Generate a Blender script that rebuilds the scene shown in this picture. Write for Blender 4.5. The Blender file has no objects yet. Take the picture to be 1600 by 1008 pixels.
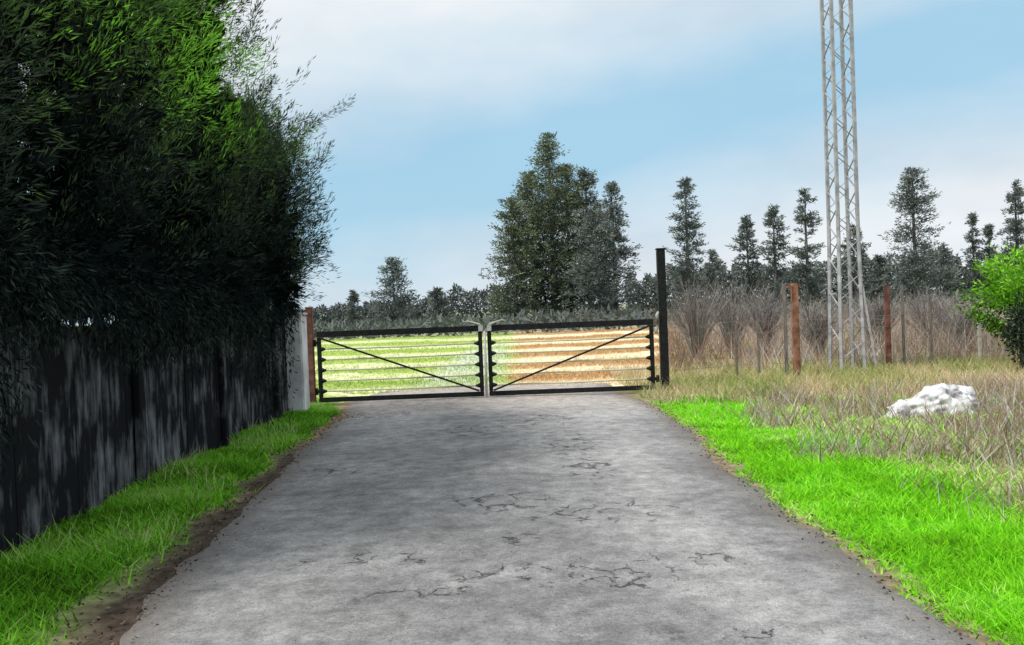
import bpy, bmesh, math, random
import numpy as np
from mathutils import Vector, Matrix, noise as mn
random.seed(7); rng = np.random.default_rng(11)
S = bpy.context.scene; C = S.collection
R = math.radians
S.view_settings.view_transform='Standard'; S.view_settings.look='None'; S.view_settings.exposure=0

# ---------------- camera (eye 1.6 m, slightly tilted horizon) ----------------
F=1400.0; p=math.atan(24/F); r=R(2.2)
fw=Vector((0,math.cos(p),-math.sin(p))); r0=Vector((1,0,0)); u0=Vector((0,math.sin(p),math.cos(p)))
rt=r0*math.cos(r)-u0*math.sin(r); up=u0*math.cos(r)+r0*math.sin(r)
cam=bpy.data.cameras.new('camera'); co=bpy.data.objects.new('camera',cam); C.objects.link(co)
m=Matrix.Identity(4)
for i in range(3): m[i][0]=rt[i]; m[i][1]=up[i]; m[i][2]=-fw[i]
m[2][3]=1.6; co.matrix_world=m
cam.sensor_width=36; cam.lens=F/1600*36; cam.clip_end=3000; cam.clip_start=0.05
S.camera=co
def ray(px,py): return fw+rt*((px-800)/F)-up*((py-504)/F)
def G(px,py,z=0.0):
    d=ray(px,py); t=(z-1.6)/d.z; return Vector((0,0,1.6))+d*t
def P(px,py,Y):
    d=ray(px,py); return Vector((0,0,1.6))+d*(Y/d.y)

# ---------------- materials ----------------
def newmat(name):
    mt=bpy.data.materials.new(name); mt.use_nodes=True
    nt=mt.node_tree; b=nt.nodes['Principled BSDF']; return mt,nt,b
def N(nt,t,**kw):
    n=nt.nodes.new(t)
    for k,v in kw.items(): setattr(n,k,v)
    return n
def noisy(name,c1,c2,scale=8,rough=.8,detail=6,bump=.0,metal=0,stretch=(1,1,1),lo=.35,hi=.65,spec=.3):
    mt,nt,b=newmat(name); L=nt.links.new
    tc=N(nt,'ShaderNodeTexCoord'); mp=N(nt,'ShaderNodeMapping'); mp.inputs['Scale'].default_value=stretch
    L(tc.outputs['Object'],mp.inputs[0])
    no=N(nt,'ShaderNodeTexNoise'); no.inputs['Scale'].default_value=scale; no.inputs['Detail'].default_value=detail
    L(mp.outputs[0],no.inputs['Vector'])
    cr=N(nt,'ShaderNodeValToRGB'); e=cr.color_ramp.elements
    e[0].position=lo; e[0].color=(*c1,1); e[1].position=hi; e[1].color=(*c2,1)
    L(no.outputs[0],cr.inputs[0]); L(cr.outputs[0],b.inputs['Base Color'])
    b.inputs['Roughness'].default_value=rough; b.inputs['Metallic'].default_value=metal
    b.inputs['Specular IOR Level'].default_value=spec
    if bump:
        bp=N(nt,'ShaderNodeBump'); bp.inputs['Strength'].default_value=bump; bp.inputs['Distance'].default_value=.02
        L(no.outputs[0],bp.inputs['Height']); L(bp.outputs[0],b.inputs['Normal'])
    return mt
def leafmat(name,stops,trans=.25):
    mt=bpy.data.materials.new(name); mt.use_nodes=True; nt=mt.node_tree; nt.nodes.clear(); L=nt.links.new
    a=N(nt,'ShaderNodeAttribute',attribute_name='tint'); cr=N(nt,'ShaderNodeValToRGB')
    e=cr.color_ramp.elements
    while len(e)<len(stops): e.new(.5)
    for i,(q,c) in enumerate(stops): e[i].position=q; e[i].color=(*c,1)
    L(a.outputs['Fac'],cr.inputs[0])
    d=N(nt,'ShaderNodeBsdfDiffuse'); L(cr.outputs[0],d.inputs[0])
    o=N(nt,'ShaderNodeOutputMaterial')
    if trans>0:
        t=N(nt,'ShaderNodeBsdfTranslucent'); mx=N(nt,'ShaderNodeMixShader'); mx.inputs[0].default_value=trans
        L(cr.outputs[0],t.inputs[0]); L(d.outputs[0],mx.inputs[1]); L(t.outputs[0],mx.inputs[2]); L(mx.outputs[0],o.inputs[0])
    else: L(d.outputs[0],o.inputs[0])
    return mt
M={}
M['black']=noisy('black_paint',(.007,.007,.008),(.018,.018,.018),20,.55,bump=.1,spec=.2)
M['pale']=noisy('galvanised_metal',(.4,.39,.35),(.58,.56,.52),14,.6)
M['wire']=noisy('dull_wire',(.16,.14,.12),(.3,.27,.24),14,.7)
M['straw_rail']=noisy('weathered_rail',(.56,.54,.36),(.75,.72,.52),6,.7)
M['mast']=noisy('mast_steel',(.24,.24,.26),(.5,.5,.52),5,.65,lo=.3,hi=.7)
M['rust']=noisy('rusty_steel',(.17,.08,.05),(.40,.2,.13),7,.9,bump=.3)
M['redpost']=noisy('red_brown_steel',(.08,.035,.028),(.24,.10,.075),7,.85,bump=.2)
M['wood']=noisy('weathered_wood',(.12,.1,.09),(.26,.23,.2),10,.9,stretch=(4,4,.6),bump=.4)
M['pillar']=noisy('lit_pale_concrete',(.42,.41,.42),(.8,.78,.78),4,.9,stretch=(1,1,.6),bump=.3)  # wall end catching the light; that brightness is put into the pale colour
M['rock']=noisy('white_rock',(.2,.19,.2),(.78,.77,.78),5.5,.95,lo=.38,hi=.52,bump=.9,spec=.1)
M['concrete']=noisy('concrete',(.25,.24,.22),(.4,.38,.36),12,.9,bump=.3)
M['bark']=noisy('bark',(.03,.022,.018),(.09,.07,.055),12,.95,stretch=(3,3,.5),bump=.5)
M['greybark']=noisy('grey_bark',(.10,.095,.09),(.2,.18,.17),8,.95,stretch=(3,3,.5))
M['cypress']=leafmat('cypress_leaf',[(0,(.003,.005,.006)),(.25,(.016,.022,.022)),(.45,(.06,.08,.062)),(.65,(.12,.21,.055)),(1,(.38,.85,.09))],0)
M['far']=leafmat('hazed_conifer_leaf',[(0,(.07,.09,.092)),(.5,(.15,.175,.162)),(1,(.28,.31,.27))],0)  # distance haze lifted into the leaf colours
M['farolive']=leafmat('hazed_olive_leaf',[(0,(.058,.076,.062)),(.5,(.135,.16,.11)),(1,(.28,.32,.18))],0)  # olive leaves, also paled in colour to stand for haze
M['wood_mass']=leafmat('distant_wood_leaf',[(0,(.06,.075,.075)),(1,(.18,.20,.18))],0)
M['grass']=leafmat('bright_grass_blade',[(0,(.06,.15,.012)),(.35,(.20,.54,.02)),(.7,(.34,.88,.03)),(1,(.76,.80,.34))],.3)
M['vgrass']=leafmat('verge_grass_blade',[(0,(.03,.07,.012)),(.35,(.14,.38,.025)),(.7,(.30,.72,.05)),(1,(.6,.58,.3))],.3)
M['dry']=leafmat('dry_grass_blade',[(0,(.18,.30,.06)),(.35,(.42,.46,.17)),(.7,(.66,.5,.33)),(1,(.88,.76,.6))],.25)
M['reed']=leafmat('reed_blade',[(0,(.16,.15,.10)),(.3,(.38,.22,.16)),(.6,(.42,.37,.33)),(1,(.74,.69,.63))],.2)
M['twig']=leafmat('bare_twig',[(0,(.12,.11,.105)),(1,(.38,.35,.34))],0)
M['field']=leafmat('field_blade',[(0,(.28,.42,.08)),(.45,(.66,.72,.34)),(.55,(.52,.31,.13)),(1,(.95,.8,.55))],.25)
M['bush']=leafmat('bright_bush_leaf',[(0,(.02,.06,.008)),(.5,(.14,.38,.02)),(1,(.40,.82,.07))],.3)
M['litter']=leafmat('litter_leaf',[(0,(.03,.022,.018)),(.6,(.12,.085,.06)),(1,(.3,.24,.17))],.0)
# boards coloured dark for shade: narrow vertical streaks broken by large dark patches
mt,nt,b=newmat('shaded_boards'); L=nt.links.new
tc=N(nt,'ShaderNodeTexCoord'); mp=N(nt,'ShaderNodeMapping'); mp.inputs['Scale'].default_value=(2,2.4,.5); L(tc.outputs['Object'],mp.inputs[0])
na=N(nt,'ShaderNodeTexNoise'); na.inputs['Scale'].default_value=4; na.inputs['Detail'].default_value=8; na.inputs['Roughness'].default_value=.65; L(mp.outputs[0],na.inputs['Vector'])
nb=N(nt,'ShaderNodeTexNoise'); nb.inputs['Scale'].default_value=1.7; nb.inputs['Detail'].default_value=5; L(tc.outputs['Object'],nb.inputs['Vector'])
ml=N(nt,'ShaderNodeMath',operation='MULTIPLY'); L(na.outputs[0],ml.inputs[0]); L(nb.outputs[0],ml.inputs[1])
cr=N(nt,'ShaderNodeValToRGB'); e=cr.color_ramp.elements; e[0].position=.23; e[0].color=(.014,.014,.017,1); e[1].position=.42; e[1].color=(.22,.22,.24,1)
L(ml.outputs[0],cr.inputs[0]); L(cr.outputs[0],b.inputs['Base Color']); b.inputs['Roughness'].default_value=.95; b.inputs['Specular IOR Level'].default_value=.05
bp=N(nt,'ShaderNodeBump'); bp.inputs['Strength'].default_value=.6; bp.inputs['Distance'].default_value=.02; L(na.outputs[0],bp.inputs['Height']); L(bp.outputs[0],b.inputs['Normal'])
M['wall']=mt

# ---------------- mesh helpers ----------------
def props(o,label=None,cat=None,group=None,kind=None):
    if label: o['label']=label
    if cat: o['category']=cat
    if group: o['group']=group
    if kind: o['kind']=kind
    return o
def empty(name,loc,label,cat,group=None,rz=0):
    o=bpy.data.objects.new(name,None); C.objects.link(o); o.location=loc; o.rotation_euler=(0,0,rz)
    o.empty_display_size=.2
    return props(o,label,cat,group)
def link(name,me,mat,parent=None):
    o=bpy.data.objects.new(name,me); C.objects.link(o); me.materials.append(mat)
    if parent is not None: o.parent=parent
    return o
def fast(name,V,n,tint,mat,parent=None):
    K=len(V)//n; me=bpy.data.meshes.new(name)
    me.vertices.add(len(V)); me.vertices.foreach_set('co',np.asarray(V,dtype=np.float32).ravel())
    me.loops.add(len(V)); me.loops.foreach_set('vertex_index',np.arange(len(V),dtype=np.int32))
    me.polygons.add(K); me.polygons.foreach_set('loop_start',np.arange(0,len(V),n,dtype=np.int32))
    me.update(calc_edges=True)
    a=me.attributes.new('tint','FLOAT','FACE'); a.data.foreach_set('value',np.clip(tint,0,1).astype(np.float32))
    return link(name,me,mat,parent)
def unit(a): return a/np.maximum(np.linalg.norm(a,axis=1,keepdims=True),1e-9)
def leaves(name,c,d,L,W,tint,mat,parent=None):
    K=len(c); d=unit(d); s=unit(np.cross(d,rng.normal(size=(K,3))))
    L=np.broadcast_to(L,(K,))[:,None]; W=np.broadcast_to(W,(K,))[:,None]
    V=np.stack([c,c+d*L*.45+s*W*.5,c+d*L,c+d*L*.45-s*W*.5],1).reshape(-1,3)
    return fast(name,V,4,tint,mat,parent)
def blades(name,b,h,w,lean,tint,mat,parent=None):
    K=len(b); a=rng.uniform(0,2*np.pi,K); s=np.stack([np.cos(a),np.sin(a),0*a],1)*(np.broadcast_to(w,(K,))[:,None]/2)
    l=rng.normal(size=(K,2))*lean; h=np.broadcast_to(h,(K,))
    tip=b+np.stack([l[:,0]*h,l[:,1]*h,h],1)
    V=np.stack([b-s,b+s,tip],1).reshape(-1,3)
    return fast(name,V,3,tint,mat,parent)
def box(bm,x0,x1,y0,y1,z0,z1,bev=0):
    g=bmesh.ops.create_cube(bm,size=1)
    for v in g['verts']: v.co=Vector(((x0+x1)/2+v.co.x*(x1-x0),(y0+y1)/2+v.co.y*(y1-y0),(z0+z1)/2+v.co.z*(z1-z0)))
    if bev:
        ed=list({e for v in g['verts'] for e in v.link_edges}); bmesh.ops.bevel(bm,geom=ed,offset=bev,segments=2,affect='EDGES')
def bar(bm,a,b,w,h=None):
    a=Vector(a); b=Vector(b); h=h or w; d=b-a
    g=bmesh.ops.create_cube(bm,size=1); q=d.to_track_quat('Z','Y')
    for v in g['verts']: v.co=(a+b)/2+q@Vector((v.co.x*w,v.co.y*h,v.co.z*d.length))
def tube(bm,pts,rad,seg=8):
    pts=[Vector(q) for q in pts]; rings=[]
    for i,q in enumerate(pts):
        d=(pts[min(i+1,len(pts)-1)]-pts[max(i-1,0)]); qt=d.to_track_quat('Z','Y')
        rr=rad[i] if hasattr(rad,'__len__') else rad
        rings.append([bm.verts.new(q+qt@Vector((math.cos(t)*rr,math.sin(t)*rr,0))) for t in [2*math.pi*k/seg for k in range(seg)]])
    for A,B in zip(rings,rings[1:]):
        for k in range(seg): f=bm.faces.new((A[k],A[(k+1)%seg],B[(k+1)%seg],B[k])); f.smooth=True
    bm.faces.new(rings[0][::-1]); bm.faces.new(rings[-1])
def done(name,bm,mat,parent=None):
    me=bpy.data.meshes.new(name); bmesh.ops.recalc_face_normals(bm,faces=bm.faces); bm.to_mesh(me); bm.free(); return link(name,me,mat,parent)
_ph=rng.uniform(0,6.28,(4,8,3)); _dr=rng.normal(size=(4,8,3)); _dr/=np.linalg.norm(_dr,axis=2,keepdims=True)
def sn(x,y,z=0,f=1,k=0):
    s=0
    for i in range(8):
        d=_dr[k%4,i]; ff=f*(1+.35*i); s=s+np.sin(ff*(x*d[0]+y*d[1]+z*d[2])*2+_ph[k%4,i,0]+1.5*np.sin(ff*(x*d[1]-y*d[0])+_ph[k%4,i,1]))/(1+.3*i)
    return s/3.2

# ---------------- road edge profiles ----------------
Lp=[G(*q) for q in [(172,1008),(250,925),(338,830),(410,760),(466,705),(510,668),(535,648)]]
Rp=[G(*q) for q in [(1545,1008),(1400,915),(1255,820),(1140,730),(1075,670),(1035,640),(985,622)]]
LY=np.array([-8]+[q.y for q in Lp]+[16.3,18.5]); LX=np.array([Lp[0].x-.1]+[q.x for q in Lp]+[-3.0,-2.6])
RY=np.array([-8]+[q.y for q in Rp]+[18.5]); RX=np.array([Rp[0].x+.1]+[q.x for q in Rp]+[1.9])
xl=lambda y: np.interp(y,LY,LX); xr=lambda y: np.interp(y,RY,RX)

# ---------------- ground ----------------
def axis(segs):
    out=[]
    for a,b,st in segs: out+=list(np.arange(a,b,st))
    out.append(segs[-1][1]); return np.array(out)
xs=axis([(-900,-100,80),(-100,-30,7),(-30,-6,1.2),(-6,12,.12),(12,30,.8),(30,100,7),(100,900,80)])
ys=axis([(-300,-20,40),(-20,0,2),(0,24,.12),(24,50,.4),(50,120,3),(120,1600,120)])
X,Y=np.meshgrid(xs,ys)
def smooth(a,b,v): t=np.clip((v-a)/(b-a),0,1); return t*t*(3-2*t)
def gheight(x,y):
    off=np.maximum(xl(y)-x,x-xr(y)); far=smooth(.1,.9,off)
    off2=np.where(y>18,1,far)
    z=off2*(.05+.05*sn(x,y,0,.9,1)+.02*sn(x,y,0,3,2))
    z=z*np.where(y>60,.5,1)
    return np.where((y>18)&(abs(x)<4),z*.5,z)
def rows(x,y):   # mown rows across the field, wider apart further out
    return np.sin(2*np.pi*np.log(np.maximum(y,1)+.35*sn(x*.3,y*.2,0,1,2))/.19+.5*sn(x*.25,y*.3,0,1,1))
def split(x,y): return smooth(-.5,.25,x+.25*sn(x,y,0,.8,0)-.004*y)
Z=gheight(X,Y)-.006
def mixc(a,b,t): return a*(1-t[...,None])+np.array(b)*t[...,None]
n1=sn(X,Y,0,.8,0); n2=sn(X,Y,0,2.5,1); n3=rows(X,Y)
col=np.zeros(X.shape+(3,))+np.array((.30,.31,.15))
col=mixc(col,(.44,.35,.22),smooth(-.3,.5,n1+.3*n2))
beh=smooth(16,17,Y)
fieldL=mixc(np.zeros_like(col)+np.array((.38,.52,.10)),(.80,.82,.48),smooth(-.3,.7,n3)); fieldL=mixc(fieldL,(.62,.66,.6),smooth(1.3,.3,abs(X+1.3-(.02*(Y-17))))*smooth(44,28,Y)*.8)
fieldR=mixc(np.zeros_like(col)+np.array((.50,.28,.11)),(.97,.84,.58),smooth(-.3,.7,n3))
tR=split(X,Y); fd=fieldL*(1-tR[...,None])+fieldR*tR[...,None]
side=smooth(.16,.19,X/np.maximum(Y,1)); mixg=mixc(np.zeros_like(col)+np.array((.30,.34,.13)),(.5,.37,.26),smooth(-.3,.4,sn(X,Y,0,1,3)))
fd=fd*(1-side[...,None])+mixg*side[...,None]
far_=smooth(46,66,Y); fd=mixc(fd,(.33,.33,.22),far_)
col=col*(1-beh[...,None])+fd*beh[...,None]
dr_=X-xr(Y); near=1-beh
def gedge(x,y): return smooth(14.4,13.2,y+.6*sn(x,y,0,2.5,1)+.25*np.maximum(0,x-4))
def baref(x,y): return smooth(.75,1.9,x-xr(y)-.06*(8-y)+.5*sn(x,y,0,.8,0)+.25*sn(x,y,0,2.5,1))
gr=smooth(0.0,.3,dr_)*near*gedge(X,Y)
col=mixc(col,(.17,.44,.025),gr)
bare=baref(X,Y)*near
col=mixc(col,(.33,.32,.17),bare*.85*gr)
tan=(1-gedge(X,Y))*near*smooth(.3,.9,dr_); col=mixc(col,(.62,.48,.35),tan*.8)
soil=smooth(.22,-.05,dr_+.15*n2)*(dr_>-.3)*near; col=mixc(col,(.27,.21,.14),soil)
dwf=lambda y: np.interp(y,[3,6,9,14],[.32,.22,.12,.08])
dl=xl(Y)-X; dw=dwf(Y)
gl=smooth(0,.25,dl-dw+.12*n2)*near; col=mixc(col,(.09,.19,.025),gl)
soil=smooth(.12,-.1,dl-dw+.12*n2)*(dl>-.4)*near; col=mixc(col,(.085,.065,.05),soil*smooth(12.5,10,Y)); col=mixc(col,(.3,.2,.13),soil*smooth(10,12.5,Y))
ny,nx=X.shape; me=bpy.data.meshes.new('ground')
idx=np.arange(nx*ny).reshape(ny,nx)
q=np.stack([idx[:-1,:-1],idx[:-1,1:],idx[1:,1:],idx[1:,:-1]],-1).reshape(-1,4)
me.from_pydata(np.stack([X,Y,Z],-1).reshape(-1,3).tolist(),[],q.tolist())
a=me.attributes.new('gcol','FLOAT_COLOR','POINT'); a.data.foreach_set('color',np.concatenate([col,np.ones(X.shape+(1,))],-1).astype(np.float32).ravel())
mt,nt,b=newmat('ground_soil'); L=nt.links.new
at=N(nt,'ShaderNodeAttribute',attribute_name='gcol'); tc=N(nt,'ShaderNodeTexCoord')
no=N(nt,'ShaderNodeTexNoise'); no.inputs['Scale'].default_value=9; no.inputs['Detail'].default_value=8; L(tc.outputs['Object'],no.inputs['Vector'])
mr=N(nt,'ShaderNodeMapRange'); mr.inputs[1].default_value=.3; mr.inputs[2].default_value=.7; mr.inputs[3].default_value=.5; mr.inputs[4].default_value=1.4; L(no.outputs[0],mr.inputs[0])
vm=N(nt,'ShaderNodeVectorMath',operation='SCALE'); L(at.outputs['Color'],vm.inputs[0]); L(mr.outputs[0],vm.inputs['Scale']); L(vm.outputs[0],b.inputs['Base Color'])
bp=N(nt,'ShaderNodeBump'); bp.inputs['Strength'].default_value=.6; bp.inputs['Distance'].default_value=.03; L(no.outputs[0],bp.inputs['Height']); L(bp.outputs[0],b.inputs['Normal'])
b.inputs['Roughness'].default_value=1; b.inputs['Specular IOR Level'].default_value=.1
me.polygons.foreach_set('use_smooth',[True]*len(me.polygons))
props(link('ground',me,mt),'grassy field and verge ground on both sides of the lane','ground',kind='structure')

# ---------------- road ----------------
ry=np.concatenate([np.arange(-8,2.5,.5),np.arange(2.5,18.3,.05)]); rx=np.linspace(0,1,110)
U,RYY=np.meshgrid(rx,ry)
el=xl(ry)+.06*sn(ry*0,ry,0,2.2,0)+.04*sn(ry*0,ry,0,7,1); er=xr(ry)+.07*sn(ry*0,ry,3,2.0,2)+.045*sn(ry*0,ry,3,8,3)
RXX=el[:,None]*(1-U)+er[:,None]*U
RZ=.004+.035*np.sin(np.pi*U)+.006*sn(RXX,RYY,0,1.1,3)+.012*np.minimum(1,np.minimum(U,1-U)*30)-.012
zone=np.zeros_like(U)
for px,py,sx,sy in [(780,790,.4,.35),(940,805,.5,.35),(890,700,.3,.8),(745,678,.5,.5),(560,884,.45,.14),(870,903,.6,.16),(960,915,.35,.14),(620,885,.25,.12),(840,660,.5,.6),(520,738,.3,.3),(1170,1000,.3,.09),(920,735,.25,.6),(820,850,.15,.15),(640,935,.35,.09),(1080,880,.3,.15),(590,650,.5,.4)]:
    g=G(px,py); zone=np.maximum(zone,np.exp(-(((RXX-g.x)/sx)**2+((RYY-g.y)/sy)**2)))
RZ-=.006*zone
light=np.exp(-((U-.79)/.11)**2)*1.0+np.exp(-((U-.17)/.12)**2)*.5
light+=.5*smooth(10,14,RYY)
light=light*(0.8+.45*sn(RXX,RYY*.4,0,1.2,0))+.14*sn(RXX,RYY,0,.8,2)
edge=np.minimum(U,1-U)*4.6
me=bpy.data.meshes.new('road'); ny,nx=U.shape; idx=np.arange(nx*ny).reshape(ny,nx)
q=np.stack([idx[:-1,:-1],idx[:-1,1:],idx[1:,1:],idx[1:,:-1]],-1).reshape(-1,4)
me.from_pydata(np.stack([RXX,RYY,RZ],-1).reshape(-1,3).tolist(),[],q.tolist())
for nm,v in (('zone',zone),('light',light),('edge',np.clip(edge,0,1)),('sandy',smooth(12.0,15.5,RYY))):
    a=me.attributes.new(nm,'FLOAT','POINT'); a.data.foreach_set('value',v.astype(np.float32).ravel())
me.polygons.foreach_set('use_smooth',[True]*len(me.polygons))
mt,nt,b=newmat('cracked_asphalt'); L=nt.links.new
tc=N(nt,'ShaderNodeTexCoord')
def noise(sc,det=6,vec=None,ro=.5):
    n=N(nt,'ShaderNodeTexNoise'); n.inputs['Scale'].default_value=sc; n.inputs['Detail'].default_value=det; n.inputs['Roughness'].default_value=ro
    L(vec or tc.outputs['Object'],n.inputs['Vector']); return n
def mth(op,a,b=None,c=None,clamp=False):
    n=N(nt,'ShaderNodeMath',operation=op); n.use_clamp=clamp
    for i,v in enumerate((a,b,c)):
        if v is None: continue
        if isinstance(v,(int,float)): n.inputs[i].default_value=v
        else: L(v,n.inputs[i])
    return n.outputs[0]
def rng_(v,a0,a1,b0,b1):
    n=N(nt,'ShaderNodeMapRange'); 
    for i,q_ in enumerate((a0,a1,b0,b1)): n.inputs[i+1].default_value=q_
    L(v,n.inputs[0]); return n.outputs[0]
def mix(f,a,bb):
    n=N(nt,'ShaderNodeMix',data_type='RGBA')
    if isinstance(f,float): n.inputs[0].default_value=f
    else: L(f,n.inputs[0])
    for i,v in ((6,a),(7,bb)):
        if isinstance(v,tuple): n.inputs[i].default_value=(*v,1)
        else: L(v,n.inputs[i])
    return n.outputs[2]
big=noise(.9,6,ro=.6); med=noise(6,8,ro=.7); grit=noise(34,4,ro=.75); fine=noise(130,3,ro=.7)
wv=noise(5,7,ro=.7); wadd=N(nt,'ShaderNodeVectorMath',operation='MULTIPLY_ADD'); L(wv.outputs['Color'],wadd.inputs[0]); wadd.inputs[1].default_value=(.34,.34,0); L(tc.outputs['Object'],wadd.inputs[2])
vo=N(nt,'ShaderNodeTexVoronoi',feature='DISTANCE_TO_EDGE'); vo.inputs['Scale'].default_value=4.5; L(wadd.outputs[0],vo.inputs['Vector'])
zn=N(nt,'ShaderNodeAttribute',attribute_name='zone'); lt=N(nt,'ShaderNodeAttribute',attribute_name='light'); sd=N(nt,'ShaderNodeAttribute',attribute_name='sandy'); ed=N(nt,'ShaderNodeAttribute',attribute_name='edge')
gate_n=noise(7,5)
zz=mth('MULTIPLY',zn.outputs['Fac'],rng_(gate_n.outputs[0],.44,.58,0,1))
cw=rng_(grit.outputs[0],.35,.65,.008,.07)
crk=mth('MULTIPLY',mth('SUBTRACT',1,mth('DIVIDE',vo.outputs['Distance'],cw),clamp=True),rng_(zz,.1,.4,0,.8))
pit=mth('MULTIPLY',rng_(med.outputs[0],.54,.64,0,1),rng_(zz,.3,.8,0,.55))
spot=mth('MULTIPLY',rng_(grit.outputs[0],.60,.70,0,.6),rng_(gate_n.outputs[0],.45,.6,.1,1))
dark=mth('MAXIMUM',mth('MAXIMUM',crk,pit),spot,clamp=True)
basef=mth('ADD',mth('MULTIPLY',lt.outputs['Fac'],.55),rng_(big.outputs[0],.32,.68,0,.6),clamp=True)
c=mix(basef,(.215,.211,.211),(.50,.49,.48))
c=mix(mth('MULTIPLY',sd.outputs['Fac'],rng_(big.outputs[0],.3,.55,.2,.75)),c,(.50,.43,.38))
mul=mth('MULTIPLY',mth('MULTIPLY',rng_(med.outputs[0],.3,.7,.6,1.38),rng_(grit.outputs[0],.3,.7,.7,1.3)),rng_(fine.outputs[0],.3,.7,.6,1.4))
sc=N(nt,'ShaderNodeVectorMath',operation='SCALE'); L(c,sc.inputs[0]); L(mul,sc.inputs['Scale'])
c=mix(mth('MULTIPLY',rng_(ed.outputs['Fac'],0,.35,.85,0),rng_(med.outputs[0],.35,.6,.2,1)),sc.outputs[0],(.19,.15,.115))
c=mix(dark,c,(.06,.057,.056))
L(c,b.inputs['Base Color']); b.inputs['Roughness'].default_value=.9; b.inputs['Specular IOR Level'].default_value=.2
hh=mth('SUBTRACT',mth('ADD',mth('MULTIPLY',fine.outputs[0],.5),mth('ADD',med.outputs[0],mth('MULTIPLY',grit.outputs[0],.6))),mth('MULTIPLY',dark,1.3))
bp=N(nt,'ShaderNodeBump'); bp.inputs['Strength'].default_value=1.0; bp.inputs['Distance'].default_value=.018; L(hh,bp.inputs['Height']); L(bp.outputs[0],b.inputs['Normal'])
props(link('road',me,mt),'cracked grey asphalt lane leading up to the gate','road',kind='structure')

# ---------------- grasses (uncountable) ----------------
def place(n,x0f,x1f,y0,y1,keep=None,pw=1.0):
    y=y0+(y1-y0)*rng.random(n)**pw; a=x0f(y); bb=x1f(y); x=a+(bb-a)*rng.random(n)
    if keep is not None:
        k=rng.random(n)<keep(x,y); x=x[k]; y=y[k]
    return np.stack([x,y,gheight(x,y)-.008],1)
b_=place(130000,lambda y:xr(y)-.06,lambda y:.62*y+2.0,2.8,14.6,lambda x,y: np.clip(smooth(-.1,.25,x-xr(y)+.16*sn(x,y,0,2.5,1))*(1-.72*baref(x,y))*gedge(x,y),0,1),1.25)
d_=b_[:,0]-xr(b_[:,1]); hn=.5+.5*sn(b_[:,0],b_[:,1],0,1.6,2); bf=baref(b_[:,0],b_[:,1])
t_=.52+.2*sn(b_[:,0],b_[:,1],0,1.3,0)+.14*sn(b_[:,0],b_[:,1],0,4,3)+rng.normal(0,.13,len(b_))-.15*bf+bf*.65*(rng.random(len(b_))<.5)
props(blades('grass',b_,(.03+.10*hn*rng.random(len(b_)))*np.clip(d_*2+.5,0.3,1.1),.007+.0014*b_[:,1],.9,t_,M['grass']),'vivid green grass along the right edge of the lane','grass',kind='stuff')
b_=place(60000,lambda y:y*0-3.62,lambda y:xl(y)+.02,2.5,15.2,lambda x,y: smooth(-.05,.25,xl(y)-x-dwf(y)+.16*sn(x,y,0,2.5,1))*(.3+.7*smooth(-.6,.1,sn(x,y,0,1.7,2))),1.1)
t_=.46+.28*sn(b_[:,0],b_[:,1],0,1.8,3)+rng.normal(0,.19,len(b_))
props(blades('grass',b_,.03+.09*rng.random(len(b_))*(.7+.5*sn(b_[:,0],b_[:,1],0,2,1)),.007+.0014*b_[:,1],.9,t_,M['vgrass']),'patchy green grass strip between the lane and the dark wall','grass',kind='stuff')
b_=place(2200,lambda y:y*0-3.6,lambda y:xl(y)-.25,3,13,lambda x,y: smooth(-.2,.5,sn(x,y,0,1.3,1)))
props(blades('weeds',b_,.08+.14*rng.random(len(b_)),.011,.5,.75+.3*rng.random(len(b_)),M['vgrass']),'straw coloured weed stalks at the foot of the dark wall','weeds',kind='stuff')
b_=place(28000,lambda y:xr(y)+.2,lambda y:.62*y+2.5,11.5,21,lambda x,y: 1-gedge(x,y)*.9)
props(blades('dry_grass',b_,.05+.22*rng.random(len(b_))*(1+.5*sn(b_[:,0],b_[:,1],0,1.8,3)),.02,.7,.50+.40*sn(b_[:,0],b_[:,1],0,1.1,2)+rng.normal(0,.22,len(b_)),M['dry']),'straw coloured dry grass in front of the wire fence','grass',kind='stuff')
b_=place(34000,lambda y:-.35*y-2,lambda y:.2*y+1.0,17.6,55,None,1.6)
rw=rows(b_[:,0],b_[:,1]); rt_=split(b_[:,0],b_[:,1])>.5
t_=np.where(rt_,.76+.2*rw,.22+.17*rw)+rng.normal(0,.05,len(b_)); t_=np.where(rt_,np.maximum(t_,.55),np.minimum(t_,.45))
props(blades('field_grass',b_,.03+.08*rng.random(len(b_)),.03,.8,t_,M['field']),'green and tan field grass seen through the gate','grass',kind='stuff')
b_=place(26000,lambda y:xr(y)+.6,lambda y:.62*y+1.6,4.2,13.8,lambda x,y: np.clip(.95*baref(x,y)*smooth(-.5,.4,sn(x,y,0,1.3,1)),0,1))
props(blades('dry_weeds',b_,.06+.34*rng.random(len(b_))**2,.006+.001*b_[:,1],.55,.1+.8*rng.random(len(b_)),M['reed']),'thin dry weed stalks standing in the right hand grass','weeds',kind='stuff')
b_=place(42000,lambda y:.172*y-.1,lambda y:.62*y+4,18.4,46,lambda x,y: .06+.94*smooth(-.25,.3,sn(x,y,0,.9,3)),1.2)
tt=.5+.36*sn(b_[:,0],b_[:,1],0,.45,1)+.14*sn(b_[:,0],b_[:,1],0,1.6,0)+rng.normal(0,.22,len(b_))-.28*smooth(5.2,3.0,b_[:,0]-0.06*b_[:,1])
hh_=(.22+.40*sn(b_[:,0],b_[:,1],0,.6,2)+.25*sn(b_[:,0],b_[:,1],0,2.6,0)+1.05*rng.random(len(b_))**1.7).clip(.1)*np.interp(b_[:,1],[18,26,46],[.75,1.0,1.2])
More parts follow.
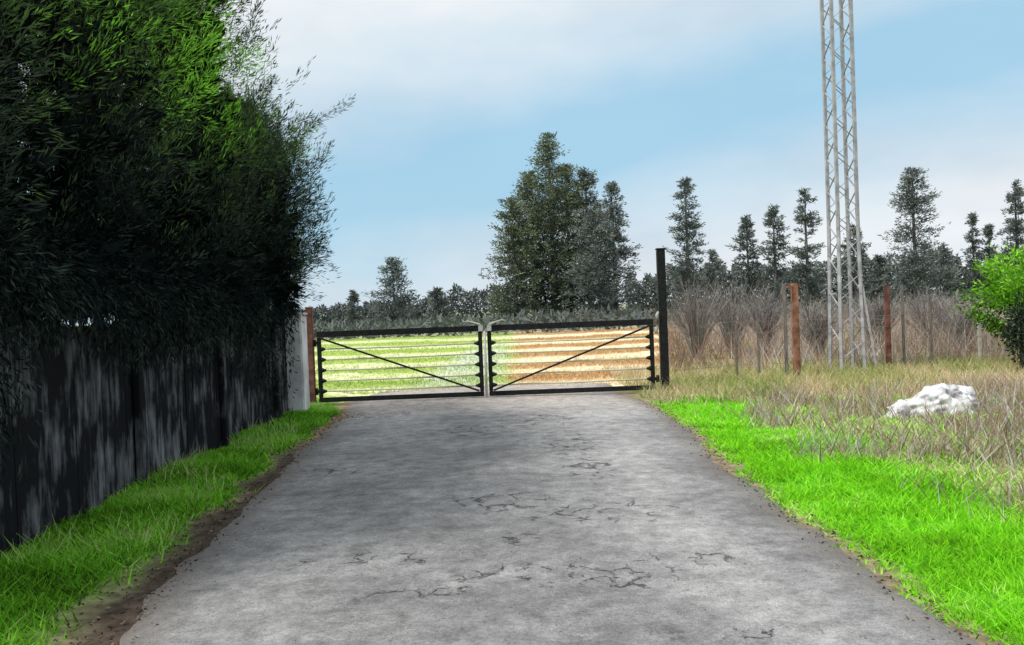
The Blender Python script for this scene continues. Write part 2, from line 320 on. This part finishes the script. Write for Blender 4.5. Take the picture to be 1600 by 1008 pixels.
props(blades('dry_reeds',b_,hh_,.020,.45,tt,M['reed']),'tangled brown and grey dry reeds behind the wire fence','reeds',kind='stuff')
b_=place(16000,lambda y:-.42*y-2,lambda y:.9*y,52,68,None)
c_=b_.copy(); c_[:,2]+= .8*rng.random(len(b_))*(1+.5*sn(b_[:,0],b_[:,1],0,.25,1))
props(leaves('scrub',c_,rng.normal(size=(len(b_),3))+np.array([0,0,.5]),.6,.16,.35+.5*rng.random(len(b_)),M['wood_mass']),'low grey green scrub across the far side of the field','scrub',kind='stuff')
n=3200; y=2.6+12*rng.random(n)**1.2; x=xl(y)-.12+.15*rng.normal(size=n)
x2=xr(y)+.0+.10*rng.normal(size=n); x=np.where(rng.random(n)<.72,x,x2)
c_=np.stack([x,y,gheight(x,y)+.008],1); d_=rng.normal(size=(n,3)); d_[:,2]*=.3
props(leaves('leaf_litter',c_,d_,.012+.025*rng.random(n),.014,rng.random(n),M['litter']),'dark leaf litter and crumbs along the edges of the asphalt','leaf litter',kind='stuff')

# ---------------- left wall ----------------
w=empty('wall',(-3.6,2,0),'streaked wall of upright boards, coloured dark for the shade, under the overhanging cypresses','wall')
bm=bmesh.new(); y=-1.5
while y<12.0:
    wd=random.choice([.14,.2,.3,.42])+.06*random.random(); o=random.uniform(-.005,.012); box(bm,-.05+o,.02+o,y+.001,y+wd-.001,-.05,1.62+random.uniform(-.06,.03),.004); y+=wd
done('boards',bm,M['wall'],w)
bm=bmesh.new(); box(bm,-.1,-.06,-1.5,12.1,0,1.5); done('backing',bm,M['black'],w)
for k in range(6):
    bm=bmesh.new(); yy=-1.0+k*2.45; box(bm,.036,.10,yy,yy+.12,-.05,1.6,.01); done('post',bm,M['wall'],w)
pl=empty('pillar',(-3.52,14.35,0),'end pillar of the dark wall, coloured pale as if lit, beside the left gate post','pillar')
bm=bmesh.new(); box(bm,-.21,.19,-.2,.2,-.05,1.6,.02); done('shaft',bm,M['pillar'],pl)
bm=bmesh.new(); box(bm,-.23,.21,-.22,.22,1.602,1.64,.012); done('cap',bm,M['pillar'],pl)

# ---------------- cypresses on the left ----------------
def frond(A,B_,D_,n,spread,jit):
    s=np.linspace(0,1,n)[:,None]; q_=(1-s)**2*A+2*s*(1-s)*B_+s*s*D_
    t=2*(1-s)*(B_-A)+2*s*(D_-B_); t=t/np.maximum(np.linalg.norm(t,axis=1,keepdims=True),1e-6)
    w_=spread*np.sin(np.pi*np.clip(s*.85+.15,0,1))+.01
    off=rng.normal(size=q_.shape)*w_
    return q_+off, t+off*2.2/np.maximum(spread,.01)*.3+rng.normal(size=q_.shape)*jit, s[:,0]
def spray_crown(H,rad,nplume,nleaf,bright,low=1.5):
    cs=[];ds=[];ts=[]
    for i in range(nplume):
        z=rng.uniform(low,H*.98); az=rng.uniform(0,2*np.pi)
        if math.cos(az)<-.45 : az=math.pi-az   # fuller towards the lane
        q=(z-low)/(H-low)
        rr=rad(q)*(1+.22*float(sn(az*1.3,z,0,1.1,2)))*rng.uniform(.6,1.1)
        dh=np.array([math.cos(az),math.sin(az),0]); sd=np.array([-dh[1],dh[0],0])*rng.uniform(-.5,.5)
        A=dh*rr*.25+np.array([0,0,z-.3*rr]); lift=rng.uniform(-.15,.6)*rr
        if z-.3*rr<low: A[2]=low+.1
        B_=dh*rr*.75+np.array([0,0,z-.05*rr+rng.uniform(-.1,.15)])+sd*rr*.3
        D_=dh*rr*1.05+np.array([0,0,z+lift])+sd*rr*.7
        c,d,s=frond(A,B_,D_,nleaf,.075*rr+.02,.15)
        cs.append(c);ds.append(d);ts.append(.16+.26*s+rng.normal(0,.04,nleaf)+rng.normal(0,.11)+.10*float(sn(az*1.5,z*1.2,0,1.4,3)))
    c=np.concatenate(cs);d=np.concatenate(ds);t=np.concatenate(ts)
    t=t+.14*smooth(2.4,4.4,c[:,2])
    for (bx,by,bz,br,amt) in bright:  # sunlit spots on the crown, raised in the leaf tint
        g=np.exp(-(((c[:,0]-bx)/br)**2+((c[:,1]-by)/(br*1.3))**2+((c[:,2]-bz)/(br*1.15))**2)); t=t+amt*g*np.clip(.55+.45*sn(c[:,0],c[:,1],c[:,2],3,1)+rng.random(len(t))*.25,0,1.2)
    t=np.where(c[:,2]<2.8,t*(.5+.5*smooth(1.4,2.8,c[:,2])),t)  # lower crown fades dark: shade put into the tint
    return c,d,t
prof=lambda t: 1.5*max(0.05,(1-max(0,t)**2.6))**.55*(1-.25*max(0,.25-t)*2)
SUNLIT_TINT=[(*P(190,25,6.9),.5,.55),(*P(182,105,6.9),.24,.55),(*P(150,236,6.5),.22,.4),(*P(350,105,9.4),.6,1.0),(*P(378,195,9.7),.36,.85),(*P(300,165,8.6),.3,.4),(*P(250,50,7.8),.3,.25),(*P(90,60,5.9),.3,.25),(*P(335,40,9),.45,.6)]  # patches of sun on the foliage, painted as lime leaf tint
specs=[(5.4,7.4,-4.65,1.12,'nearest tall dark cypress at the left edge of the view, with scattered sunlit tips painted green',520),
       (8.0,7.8,-4.5,1.12,'tall dark cypress in the middle of the row behind the wall',640),
       (10.4,6.9,-4.3,1.05,'cypress with the brightest sunlit patch, painted lime green, on its road side',640),
       (12.9,4.75,-4.2,1.0,'last and shortest cypress above the pillar by the gate, with long feathery tips',720)]
for (ty,H,tx,sc_,lab,npl) in specs:
    t=empty('cypress_tree',(tx,ty,0),lab,'tree')
    pf=lambda q,s=sc_: prof(q)*s
    c,d,tn=spray_crown(H,pf,npl,135,[(a-tx,b2-ty,e,f,g) for a,b2,e,f,g in SUNLIT_TINT],low=1.75 if ty<12 else 1.88)
    K=len(c)
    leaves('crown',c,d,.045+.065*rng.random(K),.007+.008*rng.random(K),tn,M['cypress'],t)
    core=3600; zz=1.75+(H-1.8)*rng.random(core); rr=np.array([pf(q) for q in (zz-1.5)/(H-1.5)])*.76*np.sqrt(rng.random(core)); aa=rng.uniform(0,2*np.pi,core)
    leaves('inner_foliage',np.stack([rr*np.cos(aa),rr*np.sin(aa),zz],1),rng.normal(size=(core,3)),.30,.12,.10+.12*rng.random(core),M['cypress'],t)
    cs=[];ds=[];ts=[]
    for k in range(105):
        yy=rng.uniform(-1.35,1.35); Yw=ty+yy
        if Yw>13.4: continue
        deep=.28+.42*float(sn(Yw,0,0,1.5,1))+(.7 if 11.7<Yw<12.6 else 0)+(.5 if Yw<5.9 else 0)
        xw=-3.5-tx+rng.uniform(.0,.32); z0=rng.uniform(1.85,2.5); z1=max(.12,1.68-max(0,deep)*rng.uniform(.1,1.6))
        A=np.array([xw-.5,yy,z0]); D_=np.array([xw+rng.uniform(-.02,.12),yy+rng.uniform(-.25,.25),z1]); B_=np.array([xw+.1,yy,z0*.6+z1*.4+.2])
        c2,d2,s2=frond(A,B_,D_,100,.075,.28); k2=c2[:,0]>-3.53-tx-(c2[:,2]>1.66)*2
        cs.append(c2[k2]);ds.append(d2[k2]);ts.append((.12+.16*s2+rng.normal(0,.04,100)+rng.normal(0,.06))[k2])
    cc=np.concatenate(cs)
    leaves('hanging_fronds',cc,np.concatenate(ds),.08,.014,np.concatenate(ts),M['cypress'],t)
    bm=bmesh.new(); tube(bm,[(0,0,-.1),(.03,.02,1.2),(-.02,.05,H*.5),(0,0,H*.93)],[.17,.13,.09,.015],10)
    for k in range(9):
        a=k*2.4; z=1.5+k*(H-2.2)/9; l=1.0*sc_*(1-.05*k); tube(bm,[(0,0,z),(math.cos(a)*l*.5,math.sin(a)*l*.5,z+.2),(math.cos(a)*l,math.sin(a)*l,z+.6)],[.045,.03,.01],6)
    done('trunk',bm,M['bark'],t)
    tips=[]
    if ty>12: tips=[((410,280),(460,200),(548,158)),((430,280),(455,210),(500,185)),((400,250),(440,205),(490,180)),((455,330),(480,280),(515,228)),((455,400),(485,350),(502,290)),((455,440),(480,420),(500,380))]
    if 10<ty<11: tips=[((370,120),(390,70),(402,10)),((380,190),(400,150),(428,128))]
    if tips:
        cs=[];ds=[]
        for (pa,pb,pc) in tips:
            for rep in range(2):
                A,B_,D_=[np.array(P(q_[0]+random.uniform(-5,5),q_[1]+random.uniform(-6,6),ty-.5+random.uniform(-.3,.3)))-np.array([tx,ty,0]) for q_ in (pa,pb,pc)]
                c2,d2,s2=frond(A,B_,D_,210,.028,.13); cs.append(c2); ds.append(d2)
        cc=np.concatenate(cs); leaves('branch_tips',cc,np.concatenate(ds),.075,.009,.42+.15*rng.random(len(cc)),M['cypress'],t)

# ---------------- gate ----------------
YG=15.7; gz0,gz1=.06,1.25
xL=P(497,575,YG).x; xM=P(759,570,YG).x; xR=P(1022,550,YG).x
def leaf(x0,x1,brace_up,lab):
    g=empty('gate_leaf',(x0,YG,0),lab,'gate'); Wd=x1-x0
    for nm,z,hh_ in (('top_rail',gz1,.10),('bottom_rail',gz0+.04,.08)):
        bm=bmesh.new(); box(bm,.0,Wd,-.035,.035,z-hh_/2,z+hh_/2,.008); done(nm,bm,M['black'],g)
    for x in (0.035,Wd-.035):
        bm=bmesh.new(); box(bm,x-.035,x+.035,-.03,.03,gz0+.083,gz1-.053,.008); done('stile',bm,M['black'],g)
    bm=bmesh.new(); za,zb=(gz0+.1,gz1-.07) if brace_up else (gz1-.07,gz0+.1)
    bar(bm,(.08,-.052,za),(Wd-.08,-.052,zb),.05,.03); done('brace',bm,M['black'],g)
    for k in range(5):
        z=.25+k*.185
        bm=bmesh.new(); tube(bm,[(.07,0,z),(Wd*.5,0,z-.008),(Wd-.07,0,z)],.015,8); rl=done('wire_rail',bm,M['straw_rail'],g)
        for sx,s in ((.07,1),(Wd-.07,-1)):
            bm=bmesh.new(); tube(bm,[(sx,0,z),(sx+s*.035,0,z),(sx+s*.075,0,z)],[.045,.032,.016],8); done('clamp',bm,M['black'],rl)
    return g,Wd
gl_,WL=leaf(xL,xM-.045,False,'left leaf of the black metal gate, its brace falling towards the middle')
gr_,WR=leaf(xM+.045,xR,True,'right leaf of the black metal gate, its brace rising towards the tall post')
bm=bmesh.new(); tube(bm,[(WL+.045,-.06,.02),(WL+.045,-.06,1.2)],.022,10); done('drop_bolt',bm,M['pale'],gl_)
for g_,x,s in ((gl_,WL-.02,-1),(gr_,.04,1)):
    bm=bmesh.new(); tube(bm,[(x,-.05,1.25),(x+s*.01,-.06,1.32),(x+s*.1,-.06,1.35),(x+s*.22,-.06,1.385),(x+s*.3,-.06,1.37)],[.02,.018,.014,.011,.007],8); done('latch_hook',bm,M['pale'],g_)
    bm=bmesh.new(); box(bm,x-.04,x+.04,-.075,-.04,1.2,1.3,.006); done('latch_plate',bm,M['pale'],g_)
for z in (.25,1.1):
    bm=bmesh.new(); tube(bm,[(-.035,0,z-.06),(-.035,0,z+.06)],.025,10); box(bm,-.05,.0,-.012,.012,z-.03,z+.03); done('hinge',bm,M['black'],gl_)
    bm=bmesh.new(); tube(bm,[(WR+.05,0,z-.06),(WR+.05,0,z+.06)],.03,10); box(bm,WR,WR+.05,-.012,.012,z-.03,z+.03); done('hinge',bm,M['pale'] if z>1 else M['black'],gr_)
g=empty('gate_post',(xL-.115,YG,0),'slim red brown gate post at the left, next to the white pillar','post')
bm=bmesh.new(); box(bm,-.055,.055,-.055,.055,-.2,1.72,.008); done('shaft',bm,M['redpost'],g)
bm=bmesh.new(); box(bm,-.065,.065,-.065,.065,1.721,1.74,.004); done('cap',bm,M['rust'],g)
g=empty('gate_post',(P(1036,560,YG).x+.02,YG,0),'tall black steel gate post at the right end of the gate','post')
bm=bmesh.new(); box(bm,-.07,.07,-.07,.07,-.2,2.5,.01); done('shaft',bm,M['black'],g)
bm=bmesh.new(); box(bm,-.08,.08,-.08,.08,2.501,2.53,.005); done('cap',bm,M['black'],g)
bm=bmesh.new(); tube(bm,[(-.09,-.09,1.42),(-.12,-.1,1.36),(-.1,-.1,1.2)],[.02,.03,.02],8); done('chain_hook',bm,M['pale'],g)

# ---------------- lattice mast ----------------
YM=18.2; mx_=P(1324,560,YM).x
t=empty('lattice_mast',(mx_,YM,0),'tall grey steel lattice mast standing behind the wire fence','mast',rz=R(6))
HM=13.0
def hw(z): return .205+.045*max(0,1-z/3.0)**1.2
corn=[(-1,-1),(1,-1),(1,1),(-1,1)]
for sx,sy in corn:
    bm=bmesh.new(); zs=[0,.8,1.6,2.4,3.2,HM]
    for z0,z1 in zip(zs,zs[1:]): bar(bm,(sx*hw(z0),sy*hw(z0),z0-.02),(sx*hw(z1),sy*hw(z1),z1+.01),.06,.06)
    done('leg',bm,M['mast'],t)
for k in range(4):
    (ax,ay),(bx_,by_)=corn[k],corn[(k+1)%4]; bm=bmesh.new(); z=.3; fl=0
    while z<HM-.5:
        z2=z+.34; A=(ax*hw(z),ay*hw(z),z); B_=(bx_*hw(z2),by_*hw(z2),z2)
        if fl: A=(bx_*hw(z),by_*hw(z),z); B_=(ax*hw(z2),ay*hw(z2),z2)
        bar(bm,A,B_,.026,.01)
        z=z2; fl=1-fl
    done('bracing',bm,M['mast'],t)
for sx,sy in corn:
    bm=bmesh.new(); box(bm,sx*.25-.1,sx*.25+.1,sy*.25-.1,sy*.25+.1,-.1,.1,.015); done('footing',bm,M['concrete'],t)
bm=bmesh.new(); bar(bm,(.23,-.2,2.0),(.46,-.32,0),.045,.045); done('stay',bm,M['mast'],t)

# ---------------- wire fence ----------------
fe=empty('wire_fence',(P(1060,600,16.4).x,16.4,0),'wire fence with mixed steel and wooden posts running right from the gate','fence')
fo=fe.location.copy()
fp=[(1228,16.9,1.85,.06,'wood',None),(1244,17.2,1.85,.12,'rust','rust orange post in the wire fence'),(1388,18.0,1.75,.09,'redpost','dark red brown fence post'),(1412,18.2,1.75,.05,'wood',None),(1150,16.7,1.1,.045,'wood',None),(1185,16.8,1.4,.04,'wood',None),(1455,18.3,1.5,.05,'wood',None),(1531,18.4,1.35,.06,'pale','pale fence post near the green bush'),(1610,18.6,1.6,.08,'wood',None)]
pp=[]
for px,yy,h_,w_,mm,lb in fp:
    x=P(px,540,yy).x-fo.x; bm=bmesh.new(); box(bm,x-w_/2,x+w_/2,yy-fo.y-w_/2,yy-fo.y+w_/2,-.2,h_,.008); o=done('fence_post',bm,M[mm],fe); pp.append((x,yy-fo.y))
    if lb: o['label']=lb
pp=[(-.15,-.5)]+sorted(pp)
for z in (.35,.65,.95,1.15):
    bm=bmesh.new(); pts=[(a,b2-.07,z+random.uniform(-.03,.03)) for a,b2 in pp]; tube(bm,pts,.004,5); done('strand',bm,M['wire'],fe)
bm=bmesh.new(); xb=P(1236,540,17.1).x-fo.x; bar(bm,(xb-.12,.62,1.78),(xb+.25,.85,1.80),.05,.04); done('cross_piece',bm,M['rust'],fe)

# ---------------- bare twiggy shrubs among the reeds ----------------
def twigshrub(px,topy,Yd,rad,lab,n=150):
    top=P(px,topy,Yd); H=top.z; e=empty('bare_shrub',(top.x,Yd,0),lab,'shrub'); V=[];T=[]
    def strip(A,B_,w0,w1,tn):
        d=B_-A; s=np.cross(d,rng.normal(size=3)); s/=np.linalg.norm(s)+1e-9
        V.extend([A-s*w0,A+s*w0,B_+s*w1,B_-s*w1]); T.append(tn)
    for i in range(n):
        az=rng.uniform(0,6.28); l=rng.uniform(.5,1)*H; o=rng.uniform(.1,1)*rad; dh=np.array([math.cos(az),math.sin(az),0])
        A=dh*.08; tn=rng.random(); B_=dh*o*.35+np.array([0,0,l*.5]); D_=dh*o+np.array([0,0,l]) +rng.normal(size=3)*.08
        strip(A,B_,.012,.009,tn); strip(B_,D_,.009,.003,tn)
        for k in range(5):
            u=rng.uniform(.1,.95); q_=B_*(1-u)+D_*u; strip(q_,q_+dh*rng.uniform(.02,.25)+rng.normal(size=3)*.12+np.array([0,0,.22]),.006,.002,tn)
    fast('twigs',np.array(V),4,np.array(T),M['twig'],e)
    bm=bmesh.new(); tube(bm,[(0,0,-.1),(0,.02,.25)],[.06,.03],7); done('stump',bm,M['greybark'],e)
for a_ in [(1085,440,23,.9,'bare grey shrub just right of the tall black gate post'),(1140,436,26,1.1,'widest bare grey shrub, left of the rust orange post'),(1195,452,24,.8,'bare grey shrub immediately left of the rust orange post'),(1275,470,22,.7,'bare grey shrub between the rust orange post and the mast'),(1365,455,24,.8,'bare grey shrub right beside the mast, left of the red brown post'),(1450,452,25,1.1,'bare grey shrub right of the dark red brown post'),(1500,470,22,.7,'bare grey shrub left of the bright green bush')]: twigshrub(*a_)

# ---------------- boulder ----------------
rb=G(1474,652)
def rockmesh(w,d,h,seed):
    bm=bmesh.new(); bmesh.ops.create_icosphere(bm,subdivisions=5,radius=1)
    for v in bm.verts:
        q_=v.co.copy()
        k=1+.26*mn.noise(q_*1.3+Vector((seed,0,0)))+.2*abs(mn.noise(q_*2.6+Vector((0,seed,0))))+.09*mn.noise(q_*7)
        q_=q_*k; zz=max(q_.z,-.25); slope=.45+.5*float(smooth(-1.0,.5,q_.x))
        zt=(zz+.15)*h*slope; zt=zt if zt<.36 else .36+(zt-.36)*.35
        v.co=Vector((q_.x*w,q_.y*d,zt-.14*h*float(np.exp(-((q_.x-.05-.3*zz)/.08)**2))))
    return bm
ro=empty('boulder',(rb.x,rb.y+.2,0.0),'pale white boulder lying in the grass on the right bank','rock')
done('stone',rockmesh(.52,.3,.42,3.1),M['rock'],ro)
bm=rockmesh(.17,.14,.2,8.2)
for v in bm.verts: v.co+=Vector((-.5,-.08,0))
done('broken_piece',bm,M['rock'],ro)

# ---------------- bright bush at right edge ----------------
bc=P(1618,560,17.0); e=empty('bush',(bc.x,17.0,0),'bright green leafy bush at the right edge beyond the fence','bush')
n=11000; u=unit(rng.normal(size=(n,3)))*(rng.random(n)[:,None]**.33)
lob=1+.34*sn(u[:,0]*2,u[:,1]*2,u[:,2]*2,1.8,1)+rng.normal(0,.07,n)
c=np.stack([u[:,0]*1.08*lob,u[:,1]*.9*lob,1.45+u[:,2]*.92*lob],1)
k=(sn(c[:,0],c[:,1],c[:,2],2.6,3)>-.3)&(c[:,2]>.5); c=c[k]; u=u[k]
tt=.42+.4*u[:,2]+.28*sn(c[:,0],c[:,1],c[:,2],3,0)+rng.normal(0,.15,len(c))
leaves('crown',c,u+rng.normal(size=c.shape)*.7,.10,.035,tt,M['bush'],e)
bm=bmesh.new(); 
for k in range(5):
    a=k*1.3; tube(bm,[(.05*math.cos(a),.05*math.sin(a),-.1),(.2*math.cos(a),.2*math.sin(a),.7),(.55*math.cos(a),.5*math.sin(a),1.7)],[.07,.05,.015],7)
done('trunk',bm,M['bark'],e)
e=empty('shrub',(P(1596,560,15.8).x,15.8,0),'small dark shrub in front of the bright green bush','bush')
n=1700; u=unit(rng.normal(size=(n,3)))*(rng.random(n)[:,None]**.4)*(1+.3*rng.normal(size=(n,1))*.5); c=np.stack([u[:,0]*.2,u[:,1]*.25,.8+u[:,2]*.55],1)
leaves('crown',c,u+rng.normal(size=c.shape)*.6,.1,.025,.15+.45*rng.random(n),M['cypress'],e)
bm=bmesh.new(); tube(bm,[(0,0,-.05),(.02,0,.5),(0,.02,1.1)],[.05,.04,.01],7); done('trunk',bm,M['bark'],e)

# ---------------- distant conifers ----------------
def conifer(px,ty,Yd,hwpx,lab,mat='far',n=150,pw=.8,lowt=.04,k=1.0):
    top=P(px,ty,Yd); H=top.z; Rm=1.18*hwpx*Yd/F
    e=empty('conifer_tree',(top.x,Yd,0),lab,'tree')
    cs=[];ds=[];ts=[]; sd_=rng.uniform(0,20)
    for i in range(n):
        t=lowt+(1-lowt)*rng.random()**.95; az=rng.uniform(0,2*np.pi)
        rr=Rm*min(1,(1-t)**pw*1.2+.02)*(.85+.38*float(sn(az+sd_,t*11,sd_,1.0,i%4)))*rng.uniform(.55,1.2); rr=max(rr,.10*Rm)
        m_=int(46*k*(.35+rr/Rm)); s=rng.random(m_)**.7
        dh=np.array([math.cos(az),math.sin(az),0]); lift=rng.uniform(-.15,.35)
        q_=np.array([0,0,t*H])+dh*(s*rr)[:,None]+np.array([0,0,1])*(s*s*rr*lift)[:,None]+rng.normal(size=(m_,3))*np.array([.3,.3,.22])*(Rm*.14+.12)
        q_[:,2]=np.minimum(q_[:,2],H)
        cs.append(q_); ds.append(dh+rng.normal(size=(m_,3))*.6+np.array([0,0,.35])); ts.append(.24+.38*s+.22*(t-.5)+rng.normal(0,.10,m_)+rng.uniform(-.2,.2))
    m_=70; z=H*(1-.13*rng.random(m_)); cs.append(np.stack([rng.normal(0,.12,m_)*(H-z),rng.normal(0,.12,m_)*(H-z),z-.2],1)); ds.append(rng.normal(size=(m_,3))*.5+np.array([0,0,1])); ts.append(np.full(m_,.4))
    c=np.concatenate(cs); d=np.concatenate(ds); t_=np.concatenate(ts); s_=Yd/75
    leaves('crown',c,d,(.18+.24*rng.random(len(c)))*s_,.085*s_,t_,M[mat],e)
    bm=bmesh.new(); tube(bm,[(0,0,-.2),(.05,0,H*.35),(0,.05,H*.7),(0,0,H*.98)],[.02*H,.015*H,.009*H,.02],8)
    for q in range(8):
        a=q*2.4; z=H*(.15+.09*q); l=Rm*.6*(1-.1*q); tube(bm,[(0,0,z),(math.cos(a)*l,math.sin(a)*l,z+.3*l)],[.05,.02],5)
    done('trunk',bm,M['greybark'],e)
conifer(856,211,71,62,'tallest distant conifer, with a pointed top, in the clump behind the gate','farolive',380,.6,k=1.2)
conifer(828,270,72,54,'broad olive green conifer on the left flank of the tall clump behind the gate','farolive',300,.5,k=1.15)
conifer(799,312,69,42,'rounded olive conifer at the far left of the tall clump','farolive',260,.38,k=1.1)
conifer(884,260,73,44,'conifer tucked against the right side of the tallest one','farolive',250,.42,k=1.1)
conifer(914,262,74,32,'narrow conifer with a knobbly top, right of the tallest one','far',240,.36)
conifer(955,286,69,36,'conifer at the right end of the clump behind the gate','far',220,.55)
conifer(930,320,67,42,'short conifer filling the right foot of the clump','far',210,.4)
conifer(612,403,75,42,'lone small conifer above the left gate leaf','far',150,.62)
conifer(682,452,80,20,'tiny round topped conifer right of the lone small one','far',60,.5)
conifer(552,455,85,14,'thin little conifer left of the lone small one','far',50,.7)
conifer(1070,280,78,32,'pale pointed conifer just right of the tall black gate post','far',180,.5)
conifer(1112,392,85,22,'short conifer at the right foot of the one beside the gate post','far',70,.6)
conifer(1166,338,86,24,'slim conifer, first in the group of three left of the mast','far',110,.55)
conifer(1208,323,84,28,'slim conifer, middle of the group of three left of the mast','far',120,.5)
conifer(1257,296,82,28,'taller conifer immediately left of the mast','far',130,.55)
conifer(1333,352,88,28,'conifer seen through the legs of the mast','far',100,.55)
conifer(1372,400,90,22,'low conifer just right of the mast','far',70,.5)
conifer(1425,264,78,42,'large shaggy conifer right of the mast','far',230,.42)
conifer(1474,382,84,24,'short conifer at the right foot of the large shaggy one','far',80,.6)
conifer(1519,333,84,20,'thin conifer between the shaggy one and the right edge','far',80,.7)
conifer(1545,352,86,20,'small conifer just left of the one at the right edge','far',80,.7)
conifer(1586,283,80,30,'tall conifer at the right edge above the bright bush','far',130,.6)
def mass2(px0,px1,Yd,topf,lab,n):
    px=rng.uniform(px0,px1,n); yd=Yd+rng.uniform(-4,6,n); x=(px-800)/F*yd
    ht=topf(px)*(1+.25*sn(px*.02,0,0,1,0)+.22*sn(px*.09,0,0,1,1)); z=ht*rng.random(n)**.8
    c=np.stack([x,yd,z],1)
    props(leaves('wood',c,rng.normal(size=(n,3))+np.array([0,0,.4]),.5,.2,.15+.5*z/6+rng.normal(0,.17,n),M['wood_mass']),lab,'wood',kind='stuff')
mass2(980,1900,96,lambda p_:4.9+.5*smooth(1000,1500,p_),'low dark wood filling the skyline right of the gate',32000)
mass2(200,800,96,lambda p_:2.5+1.1*smooth(640,780,p_),'low dark wood along the skyline left of the gate',14000)

# ---------------- sky & light ----------------
w=bpy.data.worlds.new('World'); S.world=w; w.use_nodes=True; nt=w.node_tree; L=nt.links.new; bg=nt.nodes['Background']
sun=Vector((-.55,-.35,.95)).normalized(); el_=math.asin(sun.z)
sk=N(nt,'ShaderNodeTexSky',sky_type='NISHITA'); sk.sun_disc=False; sk.sun_elevation=el_; sk.sun_rotation=math.atan2(sun.x,sun.y)
tc=N(nt,'ShaderNodeTexCoord'); sx=N(nt,'ShaderNodeSeparateXYZ'); L(tc.outputs['Generated'],sx.inputs[0])
mp=N(nt,'ShaderNodeMapping'); mp.inputs['Scale'].default_value=(1,1,2.2); mp.inputs['Rotation'].default_value=(0,R(-10),0); L(tc.outputs['Generated'],mp.inputs[0])
no=noise(3.6,5,mp.outputs[0],.5); no2=noise(3.4,4,mp.outputs[0],.5)
bandc=mth('MULTIPLY_ADD',sx.outputs[0],.20,.160)
dist=mth('ABSOLUTE',mth('SUBTRACT',sx.outputs[2],bandc))
band=rng_(dist,.02,.17,1,0)
fac=mth('ADD',band,mth('MULTIPLY_ADD',no.outputs[0],1.2,-.60))
cr=N(nt,'ShaderNodeValToRGB'); e=cr.color_ramp.elements; e[0].position=.05; e[0].color=(0,0,0,1); e[1].position=1.0; e[1].color=(.9,.9,.9,1); L(fac,cr.inputs[0])
shade=mix(rng_(no2.outputs[0],.4,.6,0,1),(7.1,7.7,8.3),(8.7,9.1,9.4))
skc=mix(.8,sk.outputs[0],(3.7,6.8,9.0))
L(mix(cr.outputs[0],shade,skc),bg.inputs[0]); bg.inputs[1].default_value=.1
ld=bpy.data.lights.new('sun','SUN'); ld.energy=2.9; ld.angle=R(10); ld.color=(1,.96,.9)
lo_=bpy.data.objects.new('sun',ld); C.objects.link(lo_); lo_.rotation_euler=sun.to_track_quat('Z','Y').to_euler(); lo_.location=(0,0,20)
